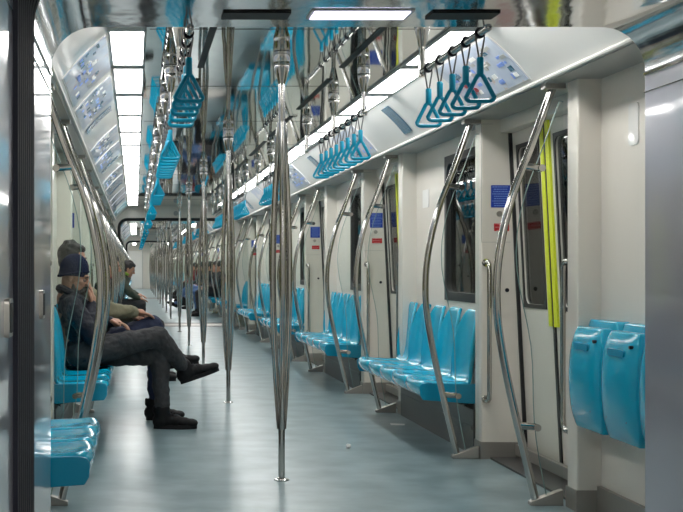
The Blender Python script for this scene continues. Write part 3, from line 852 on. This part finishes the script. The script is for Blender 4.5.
def person(loc, rz, lab, J, col, hat=False, beard=False, vox=.007, group=None, prop=None, collar=None):
    r = tag(empty('person', loc, rz), lab, 'person', group)
    D = dict(pel=(0,0,.53), hipR=(0,-.09,.53), hipL=(0,.09,.53), kneR=(.45,-.12,.53), kneL=(.45,.12,.53), ankR=(.42,-.13,.11), ankL=(.42,.13,.11),
             chest=(-.10,0,.84), neck=(-.07,0,.99), shR=(-.10,-.17,.92), shL=(-.10,.17,.92), elR=(.06,-.22,.68), elL=(.06,.22,.68), wrR=(.27,-.12,.64), wrL=(.27,.12,.64),
             head=(-.03,0,1.12), face=(1,0,-.12), hdR=(1,.3,-.2), hdL=(1,-.3,-.2), huR=(0,0,1), huL=(0,0,1), curl=.6,
             toeR=None, toeL=None, fuR=(0,0,1), fuL=(0,0,1))
    D.update(J); D = {k: (V(v) if isinstance(v, tuple) and not isinstance(v[0], tuple) else v) for k, v in D.items()}
    f = D['face'].normalized(); c = D['head']; sd = V((0,1,0)); sd = (sd - f*sd.dot(f)).normalized(); u = f.cross(sd)
    Q = lambda a, b, e=0: c + f*a + u*b + sd*e
    b = MB()
    b.ell(Q(-.008,.030), [f*.094, sd*.075, u*.088], 20)
    b.ell(Q(.030,-.040), [f*.060, sd*.058, u*.082], 18)
    b.cap(Q(.084,.022,-.030), Q(.084,.022,.030), .013)
    b.cap(Q(.088,.012), Q(.109,-.026), .009, .0125); b.cap(Q(.098,-.030,-.010), Q(.098,-.030,.010), .0085)
    b.cap(Q(.082,-.062,-.018), Q(.082,-.062,.018), .0095); b.cap(Q(.084,-.074,-.013), Q(.084,-.074,.013), .008)
    b.cap(Q(.068,-.100,-.014), Q(.068,-.100,.014), .018)
    b.cap(Q(.055,-.018,-.042), Q(.055,-.018,-.036), .020); b.cap(Q(.055,-.018,.042), Q(.055,-.018,.036), .020)
    for k in (-1,1): b.ell(Q(-.012,-.008,k*.078), [f*.016, sd*.009, u*.030], 12)
    b.limb([Q(-.03,-.03), D['neck'], D['chest']], [.058,.056,.10])
    # torso, arms and legs beneath the clothes
    b.limb([D['chest'], D['pel']], [.12,.13])
    b.cap(D['shR'], D['shL'], .05)
    for q in 'RL':
        b.limb([D['sh'+q], D['el'+q], D['wr'+q]], [.044,.036,.025])
        b.limb([D['hip'+q], D['kne'+q], D['ank'+q]], [.065,.048,.036])
        hand(b, D['wr'+q], D['hd'+q], D['hu'+q], 1 if q == 'L' else -1, D['curl'])
    remesh(b.build('body', M['skin'], r), min(vox, .006), 2)
    for k in (-1,1):
        e = MB(); e.sph(Q(.077,-.002,k*.030), .0115, 12); eo = e.build('eye', M['eyew'], r)
        e = MB(); e.sph(Q(.083,-.004,k*.030), .0068, 10); e.build('iris', M['hair'], eo)
        e = MB(); e.tube([Q(.093,.020,k*.014), Q(.094,.026,k*.032), Q(.083,.020,k*.050)], [.004,.005,.003], 6); e.build('eyebrow', M['hair'], r)
    if beard:
        g = MB()
        for k in (-1,1):
            g.limb([Q(.012,-.045,k*.058), Q(.020,-.078,k*.054), Q(.060,-.105,k*.030), Q(.078,-.112,0)], [.008,.018,.028,.030])
            g.limb([Q(.096,-.050,0), Q(.088,-.056,k*.024), Q(.078,-.080,k*.032)], [.011,.013,.018])
        remesh(g.build('beard', M['hair'], r), .005, 2)
    g = MB()
    if hat:
        g.ell(Q(-.016,.055), [f*.104, sd*.088, u*.112], 22)
        g.cap(Q(-.03,.11), Q(-.05,.125), .045, .03)
        vs = []
        for x, y, z in g.v:
            p = V((x,y,z)); hh = (p-c).dot(u); ff = (p-c).dot(f); lim = .016 + .36*ff
            if hh < .055:
                w_ = p - Q(-.016, hh); m_ = math.hypot(w_.dot(f)/.104, w_.dot(sd)/.088)
                if m_ > .2: p = p + w_*(.97/m_-1)
            if hh < lim: p = p + u*(lim-hh)
            vs.append(tuple(p))
        g.v = vs
        h = g.build('beanie', M['navyknit'], r)
        g = MB(); g.tube([Q(-.014+.099*math.cos(a), .026+.036*math.cos(a), .082*math.sin(a)) for a in [2*PI*i/28 for i in range(28)]], .009, 10, closed=True)
        g.build('folded_brim', M['navyknit'], h)
    else:
        g.ell(Q(-.024,.040), [f*.096, sd*.084, u*.094], 22); g.ell(Q(-.045,-.01), [f*.062, sd*.076, u*.075], 18)
        g.ell(Q(.030,.085), [f*.055, sd*.062, u*.038], 16)
        for i in range(26):
            a = random.uniform(0,2*PI); t = random.uniform(.1,1.3)
            g.sph(Q(-.03+.085*math.sin(t)*math.cos(a), .045+.088*math.cos(t), .078*math.sin(t)*math.sin(a)), random.uniform(.014,.022), 8)
        remesh(g.build('hair', M['hair'], r), .008, 1)
    # jacket: torso and sleeves
    g = MB()
    ch, pe = D['chest'], D['pel']; ax = (ch-pe).normalized(); fw = V((1,0,0)); fw = (fw-ax*fw.dot(ax)).normalized()
    for t, w, dp in ((-.06,.18,.125),(.15,.175,.122),(.4,.175,.118),(.65,.185,.118),(.88,.19,.108)):
        g.ell(pe+(D['neck']-pe)*t*.92, [fw*dp, V((0,w,0)), ax*.115], 18)
    g.limb([D['shR'], D['shL']], [.075,.075])
    g.cap(D['neck']-ax*.09, D['neck']-ax*.01, .088, .068)
    for q in 'RL':
        wv = (D['wr'+q]-D['el'+q]).normalized()
        g.limb([D['sh'+q], (D['sh'+q]+D['el'+q])/2, D['el'+q], (D['wr'+q]+D['el'+q])/2, D['wr'+q]-wv*.01], [.078,.070,.062,.055,.044])
    remesh(g.build('jacket', M[col['top']], r), vox, 3, .030, .075)
    if collar:
        g = MB(); n = D['neck']+ax*.045
        g.tube([n+V((.062*math.cos(a)-(.004 if hat else 0), .068*math.sin(a), -.016*math.cos(a)+.008*math.sin(a*2))) for a in [2*PI*i/20 for i in range(20)]], .026 if hat else .022, 8, closed=True); g.build('collar', M[collar], r)
    # trousers
    g = MB()
    g.cap(D['hipR']+V((-.02,.01,0)), D['hipL']+V((-.02,-.01,0)), .115)
    g.cap(D['pel'], D['pel']+ax*.1, .12, .12)
    for q in 'RL':
        h, k, a = D['hip'+q], D['kne'+q], D['ank'+q]
        g.limb([h, h*.5+k*.5, k, k*.55+a*.45, a+(k-a).normalized()*.03], [.098,.086,.070,.062,.052])
    remesh(g.build('trousers', M[col['leg']], r), vox, 3, .026, .07)
    for q in 'RL':
        a = D['ank'+q]; t = D['toe'+q]; up = D['fu'+q]
        if t is None:
            heel = V((a.x-.065, a.y, .0)); toe = V((a.x+.20, a.y*1.12, .0)); up = V((0,0,1))
        else:
            heel, toe = t
            heel = V(heel); toe = V(toe)
        shoe(r, a, heel, toe, up)
    return r

# man in the beanie, legs crossed
person((-.34, 8.25, 0), 0, 'man in navy beanie and dark jacket seated cross-legged, hand at his mouth',
    dict(pel=(-.0,0,.54), hipR=(.0,-.09,.54), hipL=(0,.09,.53), kneR=(.50,-.03,.645), kneL=(.51,.05,.515), ankR=(.685,.10,.415), ankL=(.53,.06,.12),
         chest=(-.09,0,.78), neck=(-.10,0,.915), shR=(-.09,-.18,.85), shL=(-.09,.18,.85), elR=(.05,-.22,.66), elL=(.02,.24,.66),
         wrR=(.045,-.09,.86), wrL=(.17,.03,.745), hdR=(.05,.35,1), huR=(1,-.1,0), hdL=(1,-.35,-.15), huL=(0,.2,1), curl=.9,
         head=(-.075,0,1.045), face=(1,-.16,-.22), toeR=((.665,.10,.305),(.925,.13,.395)), fuR=(-.35,0,1), toeL=((.475,.06,.0),(.765,.07,.0))),
    dict(top='jacket', leg='trouser'), hat=True, beard=True, vox=.008, collar='jacket')
# olive sleeved man beside him
person((-.31, 8.68, 0), 0, 'dark haired man in olive sleeves and navy jeans behind the man in beanie',
    dict(pel=(-.05,0,.56), kneR=(.44,-.04,.70), kneL=(.46,.06,.56), ankR=(.55,.10,.47), ankL=(.46,.10,.12), chest=(-.14,0,.88), neck=(-.13,0,1.06),
         shR=(-.14,-.17,.98), shL=(-.14,.17,.98), elR=(.16,-.20,.80), elL=(.05,.2,.74), wrR=(.31,-.10,.80), wrL=(.28,.06,.77),
         head=(-.14,0,1.17), toeR=((.53,.10,.37),(.775,.12,.41)), fuR=(-.2,0,1)), dict(top='olive', leg='navy'), vox=.011)
# others
person((-.22, 11.95, 0), 0, 'person in dark red and black seated behind the left bowed poles', dict(), dict(top='black', leg='black'), vox=.014, collar='maroon')
r = person((-.34, 19.05, 0), 0, 'black haired person in green jacket with lime collar, leaning forward on left bench',
    dict(chest=(.06,0,.83), neck=(.17,0,.98), shR=(.10,-.18,.93), shL=(.10,.18,.93), elR=(.25,-.2,.72), elL=(.25,.2,.72), wrR=(.40,-.10,.62), wrL=(.38,.10,.68), head=(.24,0,1.085), face=(1,0,-.45)),
    dict(top='green', leg='black'), vox=.014, collar='lime')
FAR = [(27.3,'black','black','person in black on the nearest right bench of the second car',0), (28.35,'black','jeans','person in black jacket and jeans at that bench end in the second car',1),
       (31.0,'black','jeans','person in blue jeans stretching a leg out, second right bench of second car',2), (32.0,'jacket','black','person in dark coat at the far end of the second car second right bench',0),
       (34.9,'black','black','person in black on the third right bench of the second car',1), (38.6,'maroon','jeans','person in dark red top on the fourth right bench of the second car',0)]
for y, a, b, lab, k in FAR:
    J = {}
    if k == 1: J = dict(kneR=(.48,.03,.62), ankR=(.72,.02,.36), toeR=((.71,.02,.25),(.95,.02,.33)), fuR=(-.3,0,1))
    if k == 2: J = dict(kneR=(.50,-.10,.50), ankR=(.86,-.12,.14), toeR=((.80,-.12,.06),(1.05,-.12,.18)), fuR=(-.4,0,1), kneL=(.50,.03,.62), ankL=(.74,.02,.36), toeL=((.73,.02,.25),(.97,.02,.33)), fuL=(-.3,0,1))
    person((XC+1.11, y, 0), PI, lab, J, dict(top=a, leg=b), vox=.018)

# ------------------------------------------------------------------ world, camera, view
w = bpy.data.worlds.new('tunnel_dark'); SC.world = w; w.use_nodes = True
w.node_tree.nodes['Background'].inputs[0].default_value = (.6,.65,.7,1); w.node_tree.nodes['Background'].inputs[1].default_value = .01
cam = bpy.data.cameras.new('camera'); co = bpy.data.objects.new('camera', cam); COL.objects.link(co)
co.location = (0, 0, EYE); co.rotation_euler = (PI/2, 0, 0)
cam.sensor_fit = 'HORIZONTAL'; cam.sensor_width = 36; cam.lens = 1200/683*36
cam.shift_x = (341.5-135)/683; cam.shift_y = 11/683; cam.clip_start = .02; cam.clip_end = 200
SC.camera = co
SC.view_settings.view_transform = 'Standard'; SC.view_settings.look = 'None'; SC.view_settings.gamma = 1
SC.view_settings.use_curve_mapping = False; SC.view_settings.exposure = 0.6
